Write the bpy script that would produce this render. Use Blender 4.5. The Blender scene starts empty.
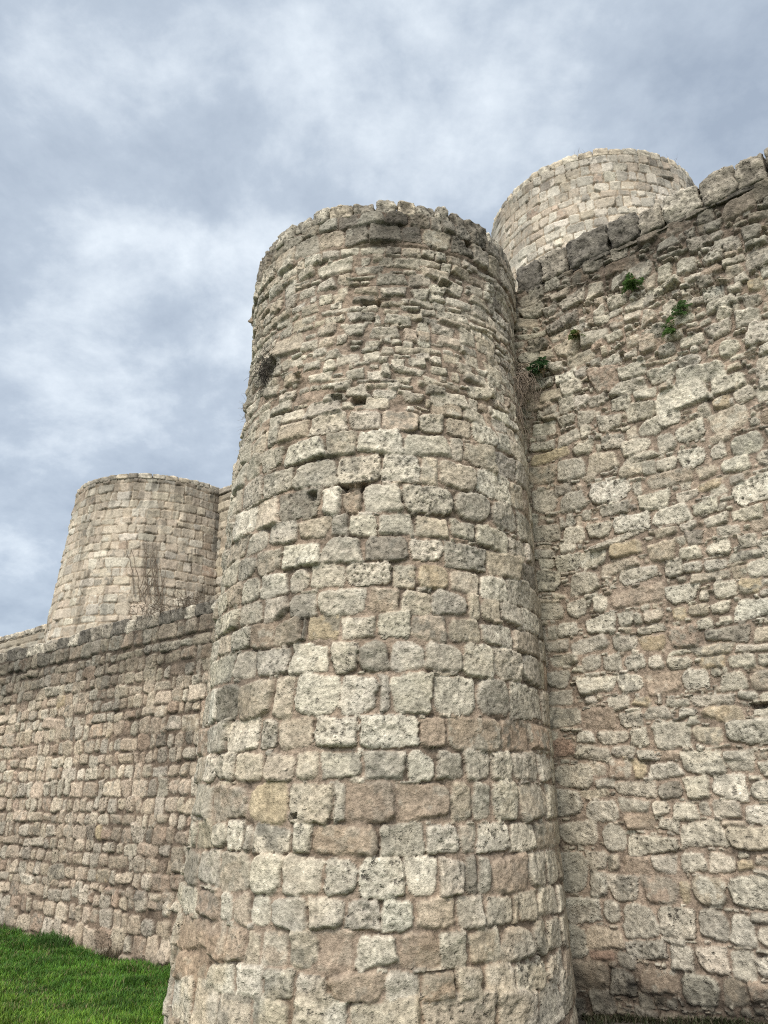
import bpy, bmesh, math, random
import numpy as np
from mathutils import Vector, Matrix, noise as mnoise

R_ = math.radians
rng = np.random.default_rng(11)
random.seed(11)
scene = bpy.context.scene
col = scene.collection

# ------------------------------------------------------------------ camera model
F = 770.0
PITCH = R_(20.5)
CP, SP = math.cos(PITCH), math.sin(PITCH)

def ray(x, y):
    u = (512 - y) / F
    return np.array([(x - 384) / F, CP - u * SP, SP + u * CP])

def proj(X, Y, Z):
    d = Y * CP + Z * SP
    u = -Y * SP + Z * CP
    return 384 + F * X / d, 512 - F * u / d

# the eye is the origin; the ground lies about 1.6 m below it
P0 = np.array([1.96544, 7.44444])                # a point of the curtain wall's plane
WD = np.array([0.754120, -0.656737])             # along the wall, to the right and nearer
WN = np.array([-0.656737, -0.754120])            # out of the wall, towards the eye

def wall_hit(x, y, off=0.0):
    r = ray(x, y)
    t = (P0 @ WN + off) / (r[:2] @ WN)
    p = r * t
    return float((p[:2] - P0) @ WD), float(p[2])

def ground_z(X, Y):
    s = (np.asarray(X) - P0[0]) * WD[0] + (np.asarray(Y) - P0[1]) * WD[1]
    return np.interp(s, [-40, -13, -11, -6.4, -3.2, -1.6, -0.4, 1.2, 4, 12],
                     [-2.3, -2.1, -2.08, -2.12, -2.0, -1.91, -1.77, -1.59, -1.51, -1.44])

# ------------------------------------------------------------------ noise on arrays
_T = rng.random((256, 256))
def vnoise(x, y, seed=0):
    x = np.asarray(x, float) + 31.7 * seed
    y = np.asarray(y, float) + 17.3 * seed
    xi = np.floor(x).astype(int); yi = np.floor(y).astype(int)
    fx = x - xi; fy = y - yi
    fx = fx * fx * fx * (fx * (fx * 6 - 15) + 10); fy = fy * fy * fy * (fy * (fy * 6 - 15) + 10)
    a = _T[xi & 255, yi & 255]; b = _T[(xi + 1) & 255, yi & 255]
    c = _T[xi & 255, (yi + 1) & 255]; d = _T[(xi + 1) & 255, (yi + 1) & 255]
    return (a * (1 - fx) + b * fx) * (1 - fy) + (c * (1 - fx) + d * fx) * fy

def fbm(x, y, seed=0, octv=4, gain=0.55):
    t = 0; a = 1; n = 0
    for k in range(octv):
        t = t + a * vnoise(x * 2.03 ** k, y * 2.03 ** k, seed + 3 * k)
        n += a; a *= gain
    return t / n

def sstep(a, b, x):
    t = np.clip((x - a) / (b - a), 0, 1)
    return t * t * (3 - 2 * t)

# ------------------------------------------------------------------ objects
def tag(o, label=None, cat=None, group=None, kind=None):
    if label: o['label'] = label
    if cat: o['category'] = cat
    if group: o['group'] = group
    if kind: o['kind'] = kind
    return o

def thing(name, label, cat, loc, group=None):
    o = bpy.data.objects.new(name, None)
    o.empty_display_size = 0.3
    o.location = loc
    col.objects.link(o)
    return tag(o, label, cat, group)

def link(name, me, mat, parent=None, loc=(0, 0, 0)):
    o = bpy.data.objects.new(name, me)
    me.materials.append(mat)
    col.objects.link(o)
    if parent is not None: o.parent = parent
    o.location = loc
    return o

def np_mesh(name, verts, faces, cols=None, smooth=True):
    """verts (n,3); faces (m,k) all of one size k."""
    verts = np.asarray(verts, np.float32); faces = np.asarray(faces, np.int32)
    me = bpy.data.meshes.new(name)
    n, (m, k) = len(verts), faces.shape
    me.vertices.add(n); me.vertices.foreach_set('co', verts.ravel())
    me.loops.add(m * k); me.loops.foreach_set('vertex_index', faces.ravel())
    me.polygons.add(m)
    me.polygons.foreach_set('loop_start', np.arange(m, dtype=np.int32) * k)
    try: me.polygons.foreach_set('loop_total', np.full(m, k, np.int32))
    except Exception: pass
    me.polygons.foreach_set('use_smooth', np.full(m, smooth))
    me.update(calc_edges=True)
    if cols is not None:
        at = me.color_attributes.new('Col', 'FLOAT_COLOR', 'POINT')
        cols = np.asarray(cols); c4 = np.ones((n, 4), np.float32); c4[:, :cols.shape[1]] = cols
        at.data.foreach_set('color', c4.ravel())
    return me

# ------------------------------------------------------------------ materials
def new_mat(name):
    m = bpy.data.materials.new(name)
    m.use_nodes = True
    nt = m.node_tree
    return m, nt, nt.nodes['Principled BSDF']

def N(nt, typ, **kw):
    n = nt.nodes.new(typ)
    for k, v in kw.items():
        if k.startswith('i_'): n.inputs[k[2:].replace('_', ' ')].default_value = v
        else: setattr(n, k, v)
    return n

def ramp(nt, src, p0, c0, p1, c1):
    r = nt.nodes.new('ShaderNodeValToRGB')
    r.color_ramp.elements[0].position = p0; r.color_ramp.elements[0].color = c0
    r.color_ramp.elements[1].position = p1; r.color_ramp.elements[1].color = c1
    nt.links.new(src, r.inputs[0])
    return r

def mixc(nt, mode, fac, a, b):
    m = N(nt, 'ShaderNodeMix', data_type='RGBA', blend_type=mode)
    if isinstance(fac, float): m.inputs[0].default_value = fac
    else: nt.links.new(fac, m.inputs[0])
    for s, i in ((a, 6), (b, 7)):
        if isinstance(s, tuple): m.inputs[i].default_value = s
        else: nt.links.new(s, m.inputs[i])
    return m.outputs[2]

def stone_material(name, fine=70.0, bump=0.6, dist=0.012, speck=1.0):
    m, nt, b = new_mat(name)
    tc = N(nt, 'ShaderNodeTexCoord')
    at = N(nt, 'ShaderNodeAttribute', attribute_name='Col')
    def nz(scale, detail=5.0, rough=0.6):
        n = N(nt, 'ShaderNodeTexNoise')
        n.inputs['Scale'].default_value = scale; n.inputs['Detail'].default_value = detail
        n.inputs['Roughness'].default_value = rough
        nt.links.new(tc.outputs['Object'], n.inputs['Vector'])
        return n.outputs['Fac']
    n1 = nz(fine, 6.0, 0.7)
    n2 = nz(fine * 0.4, 6.0, 0.7)
    n3 = nz(fine * 0.8, 3.0, 0.6)
    n4 = nz(2.2, 4.0, 0.6)
    r1 = ramp(nt, n1, 0.32, (0.52, 0.51, 0.50, 1), 0.66, (1.32, 1.32, 1.31, 1))
    c = mixc(nt, 'MULTIPLY', 0.85 * speck, at.outputs['Color'], r1.outputs[0])
    r2 = ramp(nt, n2, 0.36, (0.68, 0.68, 0.67, 1), 0.62, (1.16, 1.155, 1.14, 1))
    c = mixc(nt, 'MULTIPLY', 0.9 * speck, c, r2.outputs[0])
    r4 = ramp(nt, n4, 0.36, (0.90, 0.90, 0.90, 1), 0.64, (1.08, 1.06, 1.03, 1))
    c = mixc(nt, 'MULTIPLY', 0.8, c, r4.outputs[0])
    # dark pits of the porous limestone
    r3 = ramp(nt, n3, 0.29, (1, 1, 1, 1), 0.37, (0, 0, 0, 1))
    pm = N(nt, 'ShaderNodeMath', operation='MULTIPLY'); nt.links.new(r3.outputs[0], pm.inputs[0]); nt.links.new(at.outputs['Alpha'], pm.inputs[1])
    c = mixc(nt, 'MIX', pm.outputs[0], c, (0.10, 0.085, 0.07, 1))
    nt.links.new(c, b.inputs['Base Color'])
    b.inputs['Roughness'].default_value = 0.95
    b.inputs['Specular IOR Level'].default_value = 0.15
    ad = N(nt, 'ShaderNodeMath', operation='ADD')
    nt.links.new(n1, ad.inputs[0]); nt.links.new(n2, ad.inputs[1])
    pit = ramp(nt, n3, 0.27, (0, 0, 0, 1), 0.42, (1, 1, 1, 1))
    ad2 = N(nt, 'ShaderNodeMath', operation='ADD')
    pmb = N(nt, 'ShaderNodeMath', operation='MULTIPLY'); nt.links.new(pit.outputs[0], pmb.inputs[0]); nt.links.new(at.outputs['Alpha'], pmb.inputs[1])
    nt.links.new(ad.outputs[0], ad2.inputs[0]); nt.links.new(pmb.outputs[0], ad2.inputs[1])
    bp = N(nt, 'ShaderNodeBump')
    bp.inputs['Strength'].default_value = bump; bp.inputs['Distance'].default_value = dist
    nt.links.new(ad2.outputs[0], bp.inputs['Height'])
    nt.links.new(bp.outputs[0], b.inputs['Normal'])
    return m

def plain_material(name, base, var, scale=6.0, rough=0.85, sss=0.0, detail=4.0):
    m, nt, b = new_mat(name)
    tc = N(nt, 'ShaderNodeTexCoord')
    n = N(nt, 'ShaderNodeTexNoise'); n.inputs['Scale'].default_value = scale
    n.inputs['Detail'].default_value = detail
    nt.links.new(tc.outputs['Object'], n.inputs['Vector'])
    r = ramp(nt, n.outputs['Fac'], 0.3, (*base, 1), 0.7, (*var, 1))
    nt.links.new(r.outputs[0], b.inputs['Base Color'])
    b.inputs['Roughness'].default_value = rough
    b.inputs['Specular IOR Level'].default_value = 0.25
    return m

def blade_material(name):
    m, nt, b = new_mat(name)
    at = N(nt, 'ShaderNodeAttribute', attribute_name='Col')
    nt.links.new(at.outputs['Color'], b.inputs['Base Color'])
    b.inputs['Roughness'].default_value = 0.6
    b.inputs['Specular IOR Level'].default_value = 0.25
    tr = N(nt, 'ShaderNodeBsdfTranslucent')
    nt.links.new(at.outputs['Color'], tr.inputs['Color'])
    mx = N(nt, 'ShaderNodeMixShader'); mx.inputs[0].default_value = 0.35
    nt.links.new(b.outputs[0], mx.inputs[1]); nt.links.new(tr.outputs[0], mx.inputs[2])
    nt.links.new(mx.outputs[0], nt.nodes['Material Output'].inputs[0])
    return m

M_STONE = stone_material('limestone', 30.0, 0.95, 0.022)
M_FAR = stone_material('far_limestone', 34.0, 0.4, 0.02, 0.6)
M_LEAF = blade_material('green_leaf')
M_TWIG = plain_material('dry_twig', (0.10, 0.075, 0.055), (0.22, 0.175, 0.13), 9.0)
M_DARKTWIG = plain_material('dark_twig', (0.020, 0.017, 0.014), (0.06, 0.05, 0.04), 9.0)

# ------------------------------------------------------------------ masonry
PAL = {
    'pale': (0.485, 0.436, 0.355), 'grey': (0.400, 0.362, 0.300), 'beige': (0.440, 0.380, 0.298),
    'brown': (0.352, 0.278, 0.214), 'ochre': (0.400, 0.328, 0.228), 'dark': (0.250, 0.222, 0.183),
    'tan': (0.405, 0.340, 0.265), 'white': (0.525, 0.480, 0.400), 'black': (0.140, 0.127, 0.108), 'red': (0.31, 0.222, 0.170),
}
def pick(mix):
    ks = list(mix); w = np.array([mix[k] for k in ks], float)
    return ks[rng.choice(len(ks), p=w / w.sum())]

class Stone:
    __slots__ = ('u0', 'u1', 'v0', 'v1', 'c', 'r', 'rough')
    def __init__(s, u0, u1, v0, v1, c=None, r=0.35, rough=1.0):
        s.u0, s.u1, s.v0, s.v1, s.c, s.r, s.rough = u0, u1, v0, v1, c, r, rough

def course_fill(u0, u1, v0, v1, hm, hv, wm, wv, gap=0.008, jit=0.12, skip=0.0):
    out = []; v = v0
    while v < v1:
        h = max(hm * 0.5, hm * (1 + hv * rng.normal()))
        u = u0 - rng.random() * wm
        while u < u1:
            w = max(0.35 * wm, wm * math.exp(wv * rng.normal()))
            if rng.random() >= skip:
                dj = jit * hm * rng.normal() * 0.6
                gu = gap[0] if isinstance(gap, tuple) else gap; gv = gap[1] if isinstance(gap, tuple) else gap
                out.append(Stone(u + gu, u + w - gu, v + gv + dj, v + h - gv + jit * hm * rng.normal() * .6))
            u += w
        v += h
    return out

class Occ:
    """coarse raster of where stones already lie"""
    def __init__(s, u0, u1, v0, v1, d=0.012):
        s.u0, s.v0, s.d = u0, v0, d
        s.g = np.zeros((int((u1 - u0) / d) + 2, int((v1 - v0) / d) + 2), bool)
    def sl(s, t):
        a = max(0, int((t.u0 - s.u0) / s.d)); b = max(a + 1, int((t.u1 - s.u0) / s.d))
        c = max(0, int((t.v0 - s.v0) / s.d)); e = max(c + 1, int((t.v1 - s.v0) / s.d))
        return s.g[a:b, c:e]
    def frac(s, t):
        q = s.sl(t)
        return 1.0 if q.size == 0 else q.mean()
    def add(s, t): s.sl(t)[...] = True

def merge_fill(occ, base, cand, lim):
    for t in cand:
        if occ.frac(t) <= lim:
            base.append(t); occ.add(t)

def masonry(U, V, stones, uv_to_P, thick, mix, mortar=(0.290, 0.228, 0.178), depth=0.045, var=0.016, edge=0.035,
            bump=0.012, warp=0.012, gapd=0.02, holes=(), tint=None, back_v=None, org=(0, 0, 0), tilt=0.10, ss=1.0, relief=None, hs=None, cvar=0.07):
    nu, nv = len(U), len(V)
    UU, VV = np.meshgrid(U, V, indexing='ij')
    # warp so that no joint is ruler straight
    WU = UU + warp * 2 * (fbm(UU / 0.22 / ss, VV / 0.22 / ss, 1, 3) - .5) + warp * (fbm(UU / 0.05 / ss, VV / 0.05 / ss, 2, 2) - .5)
    WV = VV + warp * 2 * (fbm(UU / 0.22 / ss, VV / 0.22 / ss, 5, 3) - .5) + warp * (fbm(UU / 0.05 / ss, VV / 0.05 / ss, 6, 2) - .5)
    en = fbm(UU / 0.035 / ss, VV / 0.035 / ss, 9, 3) - .5          # ragged outlines
    mo = fbm(UU / 0.03 / ss, VV / 0.03 / ss, 12, 3) - .5
    gap = sstep(0.50, 0.66, fbm(UU / 0.30 / ss, VV / 0.18 / ss, 14, 3))
    H = mo * 0.014 - gapd * gap
    C = np.empty((nu, nv, 3)); C[:] = mortar
    C *= (0.80 + 0.4 * fbm(UU / 0.06 / ss, VV / 0.06 / ss, 16, 3))[..., None]
    C *= (1 - 0.30 * gap)[..., None]
    A = np.full((nu, nv), 0.15)
    best = np.full((nu, nv), -1.0)
    f1 = fbm(UU / 0.05 / ss, VV / 0.05 / ss, 20, 5, 0.62) - .5       # face relief
    f2 = fbm(UU / 0.14 / ss, VV / 0.14 / ss, 23, 3) - .5
    pitn = fbm(UU / 0.030 / ss, VV / 0.030 / ss, 27, 2)
    lich = fbm(UU / 0.09 / ss, VV / 0.09 / ss, 31, 4, 0.6)
    for t in stones:
        m_ = 0.03 * ss
        i0, i1 = np.searchsorted(U, [t.u0 - m_, t.u1 + m_]); j0, j1 = np.searchsorted(V, [t.v0 - m_, t.v1 + m_])
        if i1 - i0 < 2 or j1 - j0 < 2: continue
        sl = (slice(i0, i1), slice(j0, j1))
        a, b = (t.u1 - t.u0) / 2, (t.v1 - t.v0) / 2
        x = WU[sl] - (t.u0 + t.u1) / 2; y = WV[sl] - (t.v0 + t.v1) / 2
        k = t.rough
        kind = t.c or pick(mix)
        por = float(np.clip(rng.normal() * .22 + {'white': .62, 'pale': .55, 'grey': .5, 'dark': .7, 'black': .6, 'beige': .35}.get(kind, .16), .05, 1.0))
        ro = R_(rng.normal() * 2.2 * k)
        x, y = x * math.cos(ro) + y * math.sin(ro), -x * math.sin(ro) + y * math.cos(ro)
        tx, ty = rng.normal(size=2) * 0.07 * k
        aa = a * (1 + tx * np.clip(y / b, -1.3, 1.3)); bb = b * (1 + ty * np.clip(x / a, -1.3, 1.3))
        r = min(a, b) * np.clip(t.r + 0.2 * rng.normal(), 0.12, 0.9)
        # corners knocked off unequally
        q = np.where(x > 0, 1.0, -1.0); w = np.where(y > 0, 1.0, -1.0)
        cr = rng.random(4) * 0.9 + 0.4
        rr = r * np.where(q > 0, np.where(w > 0, cr[0], cr[1]), np.where(w > 0, cr[2], cr[3]))
        rr = np.minimum(rr, min(a, b) * 0.95)
        dx = np.abs(x) - aa + rr; dy = np.abs(y) - bb + rr
        sd = -(np.hypot(np.maximum(dx, 0), np.maximum(dy, 0)) + np.minimum(np.maximum(dx, dy), 0) - rr)
        sd = sd + f2[sl] * min(0.045 * k, 0.26 * min(a, b)) + en[sl] * min(0.026 * k * ss, 0.2 * min(a, b))
        ew = min(edge * (0.7 + 0.6 * rng.random()), 0.8 * min(a, b))
        q = np.clip(sd / ew, 0, 1)
        prof = 1 - (1 - q) ** 2.6
        dd = depth + var * rng.normal()
        tl = rng.normal(size=2) * tilt * (1.3 if k > 1.55 and b < .075 else 1.0)
        face = dd + tl[0] * x + tl[1] * y + bump * (.75 + .55 * por) * (2.4 * f1[sl] + 2.0 * f2[sl])
        pk = por * por * .9
        pt = sstep(0.66, 0.80, pitn[sl]) * pk
        h = np.maximum(face, 0.008) * prof - 0.018 * pt * q
        on = (sd > 0) & (h > best[sl])
        base = np.array(PAL[kind]) * (1 + cvar * rng.normal()) * (1 + 0.007 * rng.normal(size=3))
        cc = base[None, None, :] * (0.86 + 0.30 * lich[sl] + (.15 + .2 * por) * f1[sl])[..., None]
        gl = sstep(0.46, 0.60, lich[sl]) * 0.8 * rng.random()
        lc = (0.31, 0.285, 0.235) if rng.random() < .6 else ((0.20, 0.185, 0.155) if rng.random() < .6 else (.47, .44, .37))
        cc = cc * (1 - gl[..., None]) + gl[..., None] * np.array(lc) 
        cc = cc * (1 - 0.45 * pt[..., None])
        e2 = (1 - np.clip(sd / (0.45 * ew), 0, 1))[..., None] * 0.38
        cc = cc * (1 - e2) + e2 * np.array(mortar) * 0.95
        Hs = H[sl]; Cs = C[sl]; Bs = best[sl]
        Hs[on] = h[on] ; Cs[on] = cc[on]; Bs[on] = h[on]; As = A[sl]; As[on] = por
    for (hu, hv, hw, hh) in holes:
        d = np.maximum(np.abs(WU - hu) / (hw / 2), np.abs(WV - hv) / (hh / 2))
        k = 1 - sstep(0.75, 1.15, d + en * 0.5)
        H -= 0.10 * k; C *= (1 - 0.25 * k)[..., None]
    if hs is not None: H = H * hs(UU, VV)
    if relief is not None: H = H + relief(UU, VV)
    if tint is not None: C = C * tint(UU, VV)
    C = np.clip(C, 0.015, 0.62)
    rows = [uv_to_P(UU, VV, H)]
    vt = V[-1]; vb = V[0] if back_v is None else back_v
    def extra(v, h):
        return uv_to_P(U[:, None], np.full((nu, 1), v), np.full((nu, 1), h))
    rows += [extra(vt, -thick * .5), extra(vt, -thick), extra(vb, -thick)]
    P = np.concatenate(rows, axis=1)
    C = np.concatenate([C, A[..., None]], -1)
    Cx = np.concatenate([C] + [np.broadcast_to(np.array((0.24, 0.21, 0.17, .3)), (nu, 1, 4))] * 3, axis=1)
    nr = P.shape[1]
    idx = np.arange(nu * nr).reshape(nu, nr)
    f = np.stack([idx[:-1, :-1], idx[1:, :-1], idx[1:, 1:], idx[:-1, 1:]], -1).reshape(-1, 4)
    return np_mesh('masonry', P.reshape(-1, 3) - np.asarray(org), f, Cx.reshape(-1, 4))

def graded(a, b, fine, fa, fb, coarse):
    """samples from a to b: fine between fa and fb, coarse outside"""
    out = []
    if a < fa: out.append(np.linspace(a, fa, max(2, int((fa - a) / coarse) + 1))[:-1])
    out.append(np.linspace(fa, fb, int((fb - fa) / fine) + 1))
    if b > fb: out.append(np.linspace(fb, b, max(2, int((b - fb) / coarse) + 1))[1:])
    return np.concatenate(out)

# ------------------------------------------------------------------ rough capping blocks
def block_mesh(L, D, Hh, color, seed, rough=0.012, n=9):
    bm = bmesh.new()
    bmesh.ops.create_cube(bm, size=2.0)
    bmesh.ops.subdivide_edges(bm, edges=bm.edges[:], cuts=n, use_grid_fill=True)
    half = np.array((L / 2, D / 2, Hh / 2))
    r = min(half) * (0.22 + 0.16 * random.random())
    sk = [random.uniform(-.10, .10) for _ in range(4)]
    cols = []
    for v in bm.verts:
        p = np.array(v.co) * half
        p[0] *= 1 + sk[0] * v.co.z; p[2] *= 1 + sk[1] * v.co.x; p[2] += sk[2] * .4 * half[2] * v.co.y
        inner = np.clip(p, -(half - r), half - r)
        d = p - inner
        ln = np.linalg.norm(d)
        if ln > 1e-6: p = inner + d / ln * min(ln, r)
        q = Vector(p * 1.0)
        s = Vector((seed * 3.1, seed * 1.7, seed * .9))
        nn = mnoise.fractal(q * 9 + s, 1.0, 2.0, 4)
        n2 = mnoise.fractal(q * 30 + s, 1.0, 2.0, 3)
        p = p * (1 + 0.04 * nn) + (d / ln if ln > 1e-6 else 0) * (rough * 1.6 * nn + rough * .7 * n2)
        v.co = p
        k = 0.92 + 0.55 * nn + 0.5 * n2
        cols.append([max(0.02, c * k) for c in color])
    me = bpy.data.meshes.new('capstone')
    for f in bm.faces: f.smooth = True
    bm.to_mesh(me); bm.free()
    at = me.color_attributes.new('Col', 'FLOAT_COLOR', 'POINT')
    at.data.foreach_set('color', np.array([[*c, 1] for c in cols], np.float32).ravel())
    return me

def place_block(parent, pos, ang, L, D, Hh, kind, name='capstone', mat=None, rough=0.012, n=9, dark=1.0, tip=0.0):
    k = (0.9 + 0.2 * random.random()) * dark
    me = block_mesh(L, D, Hh, [c * k for c in PAL[kind]], random.random() * 50, rough, n)
    o = link(name, me, mat or M_STONE, parent)
    o.location = Vector(pos) - parent.location
    o.rotation_euler = (random.uniform(-.04, .04), tip + random.uniform(-.03, .03), ang)
    return o

# ------------------------------------------------------------------ round front tower
TC = lambda z: (-0.0697 + 0.0154 * z, 7.7504 + 0.041 * z)
TR = lambda z: 1.6927 - 0.0239 * z
U_R = 1.65                                    # metres of wall per radian in the layout
T_TOP = 5.75
T_BOT = -2.25
def tower_P(uu, vv, h):
    th = uu / U_R
    cx, cy = TC(vv); r = TR(vv) + h
    return np.stack([cx + r * np.sin(th), cy - r * np.cos(th), vv + 0 * th], -1)

def tower_u(x, z):
    """layout coordinate of the tower's surface at height z seen at picture column x"""
    th = np.linspace(R_(-100), R_(100), 1500)
    cx, cy = TC(z); r = TR(z)
    X = cx + r * np.sin(th); Y = cy - r * np.cos(th)
    vis = (np.sin(th) * (-X) - np.cos(th) * (-Y)) > 0
    th, X, Y = th[vis], X[vis], Y[vis]
    px = proj(X, Y, z + 0 * X)[0]
    return np.interp(x, px, th) * U_R

_zz = np.linspace(-2.4, 5.95, 400)
_yy = []
for z in _zz:
    u = tower_u(388, z); P = tower_P(np.array(u), np.array(z), 0.0)
    _yy.append(proj(*P)[1])
_yy = np.array(_yy)
def tower_z(y): return float(np.interp(-y, -_yy, _zz))

ROWS = [
 (211, 224.5, [262, 272, 284, 302.5, 318.5, 338.5, 358, 385, 408.5, 430, 441, 455, 470, 485, 497, 507]),
 (224.5, 242, [260, 266, 277, 295.5, 319.5, 345, 369.5, 402, 421.5, 450.5, 472, 487, 500, 508]),
 (243.5, 252.5, [265, 280, 296, 304, 321, 340, 360, 386, 402, 422, 436, 447, 463, 479, 495, 508]),
 (407, 428, [249, 265, 276, 307, 347, 381, 419, 447, 473.5, 498, 510]),
 (428, 453, [244, 259, 282, 324, 357, 403.5, 451, 464.5, 495, 516]),
 (453, 481, [240, 261, 291.5, 336.5, 381, 420.5, 440, 477.5, 512]),
 (481, 512, [233, 254, 276, 320, 341, 362, 403, 455, 493, 519]),
 (512, 535.5, [225, 244.5, 267, 296, 330.5, 347.5, 378, 415, 451, 477, 510, 527]),
 (535.5, 561.5, [234.7, 254, 279, 320, 363, 409.5, 444.7, 488, 521, 537]),
 (561.5, 587.5, [225, 239, 257, 286, 309, 345, 391.5, 417.5, 451, 482, 510, 532]),
 (587.5, 613, [219, 237, 260, 287.5, 316, 368, 401, 432, 470, 482.5, 503.5, 526, 541]),
 (613, 639, [216, 228, 248.5, 271, 300, 305, 339.5, 377, 412, 449, 482.3, 515, 543]),
 (639, 672.5, [208.6, 231.5, 253, 288.5, 328, 357, 390, 426, 464.5, 494, 525, 543]),
 (672.5, 714, [206, 215, 236, 271, 292.5, 339.5, 378, 390, 434.3, 478, 511.5, 544]),
 (714, 749, [203, 225.6, 258, 276, 312, 359, 420, 448, 502.5, 531.5, 552]),
 (749, 780.5, [196, 203.5, 215.5, 234, 262.5, 294, 318.5, 363, 406.5, 436, 465.5, 493, 515, 541, 555]),
 (780.5, 823, [192, 210.5, 247, 287, 332, 346, 397.5, 451.5, 474, 493.5, 521, 549]),
 (823, 856, [186, 194.5, 211.3, 225.3, 241.5, 250.5, 291.5, 311.5, 378.5, 426, 461, 478, 511.7, 537.5, 560]),
 (856, 898, [184, 196, 218, 250, 281.5, 323.5, 358, 406, 438.5, 466, 479, 493, 530, 550, 562]),
 (898, 932, [180, 195, 218, 232, 250, 271.5, 307.5, 344.5, 382, 415, 457.5, 488, 514, 520, 539, 560]),
 (932, 972, [179, 207, 224.5, 244.6, 260.5, 288, 318, 355, 399, 440.5, 470, 503, 535, 547, 563]),
 (972, 1008, [178, 206, 234, 262.5, 293.5, 327, 384, 422, 457.5, 486, 517, 548, 565]),
]
TONES = {  # (row number, column inside the stone): tone
 (10, 385): 'brown', (14, 435): 'brown', (14, 475): 'brown', (14, 517): 'brown', (14, 540): 'brown', (14, 295): 'tan',
 (16, 230): 'tan', (16, 267): 'ochre', (16, 340): 'grey', (16, 370): 'brown', (16, 425): 'brown', (17, 345): 'brown', (18, 512): 'brown',
 (20, 420): 'brown', (20, 193): 'brown', (20, 215): 'brown', (21, 355): 'brown', (21, 440): 'brown', (13, 253): 'tan', (13, 384): 'grey',
 (11, 322): 'ochre', (11, 302): 'dark', (9, 434): 'ochre', (8, 386): 'dark', (6, 300): 'dark', (0, 397): 'dark', (0, 346): 'dark',
 (1, 385): 'dark', (1, 411): 'dark', (1, 357): 'dark', (1, 461): 'dark', (2, 394): 'dark', (4, 380): 'white', (5, 358): 'pale', (12, 410): 'grey', (15, 340): 'grey',
 (15, 385): 'grey', (13, 315): 'white', (13, 358): 'white', (14, 335): 'white', (14, 390): 'white', (13, 455): 'white', (13, 412): 'pale',
 (18, 340): 'white', (18, 300): 'pale', (18, 382): 'white', (19, 397): 'white', (6, 351): 'brown', (12, 373): 'dark', (21, 190): 'brown', (19, 436): 'tan',
}
t_st = []
ys_done = []
for ri, (ya, yb, js) in enumerate(ROWS):
    z1, z0 = tower_z(ya), tower_z(yb); zm = (z0 + z1) / 2
    g = 0.007 if ri > 2 else 0.004
    us = [tower_u(x, zm) for x in js]
    ys_done.append((z0, z1))
    mid_js = [(a + b) / 2 for a, b in zip(js, js[1:])]
    for k in range(len(us) - 1):
        tone = None
        for (r_, x_), tn in TONES.items():
            if r_ == ri and js[k] <= x_ < js[k + 1]: tone = tn
        jt = rng.normal(size=2) * 0.010
        t_st.append(Stone(us[k] + g, us[k + 1] - g, z0 + g + jt[0], z1 - g + jt[1], tone, 0.5, 1.25))
    h = z1 - z0
    u = us[0]
    while u > -3.1:
        w = 0.30 * math.exp(0.3 * rng.normal()); t_st.append(Stone(u - w + g, u - g, z0 + g, z1 - g)); u -= w
    u = us[-1]
    while u < 3.1:
        w = 0.30 * math.exp(0.3 * rng.normal()); t_st.append(Stone(u + g, u + w - g, z0 + g, z1 - g)); u += w
t_st += course_fill(-3.2, 3.2, T_BOT, tower_z(1008) - .03, 0.33, 0.1, 0.33, 0.25)
# the band of rubble near the top: hand read stones first, then small filling
occ = Occ(-3.3, 3.3, T_BOT, 6.2)
for t in t_st: occ.add(t)
RUB = [  # x0, x1, y centre, height in picture pixels
 (394, 422, 260.5, 12), (372, 385, 256, 8), (354, 383, 267, 10), (376, 408, 276, 14), (410, 433, 277, 15), (316, 352, 266, 15), (324, 331, 255, 6),
 (380, 407, 289, 12), (430, 448, 287, 14), (440, 465, 285, 16), (353, 378, 288, 9), (352, 375, 297, 9), (377, 406, 301, 6), (384, 400, 308.5, 5), (347, 366, 306, 6),
 (385, 412, 317, 11), (346, 361, 314, 10), (369, 400, 329.5, 12), (342, 365, 327, 13), (404, 419, 333, 14), (419, 432, 335, 13), (317, 331, 297, 12), (332, 345, 296, 10),
 (299, 316, 308, 12), (297, 313, 291, 11), (315, 334, 283, 13), (336, 350, 277, 12), (277, 294, 264, 20), (281, 293, 289, 20), (274, 281, 285, 14), (267, 277, 291, 12),
 (270, 301, 343, 20), (289, 303, 323, 12), (276, 289, 330, 13), (268, 279, 305, 14), (363, 380, 341, 8), (381, 395, 348, 9), (362, 380, 354, 11), (395, 415, 347, 8), (440, 462, 339, 11),
 (417, 433, 341, 8), (443, 463, 340, 12), (461, 478, 336, 18), (462, 480, 349, 9), (408, 428, 360, 11), (432, 444, 358, 10), (446, 462, 357, 9), (468, 482, 360, 13), (459, 475, 367, 12),
 (432, 450, 369, 9), (425, 440, 380, 9), (391, 405, 361, 8), (396, 412, 378, 8), (372, 398, 391, 10), (366, 384, 373, 10), (345, 364, 372, 10), (322, 340, 352, 10), (332, 350, 383, 9),
 (310, 325, 350, 10), (300, 318, 364, 9), (288, 300, 360, 9), (306, 330, 375, 10), (280, 298, 377, 13), (345, 366, 388, 12), (322, 345, 395, 9), (404, 425, 395, 9), (426, 448, 389, 10),
 (432, 470, 397, 14), (466, 490, 377, 12), (470, 492, 391, 12), (350, 366, 400, 6), (297, 318, 394, 12), (275, 292, 394, 10), (262, 275, 390, 12), (478, 498, 345, 18), (488, 506, 372, 16),
]
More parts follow.
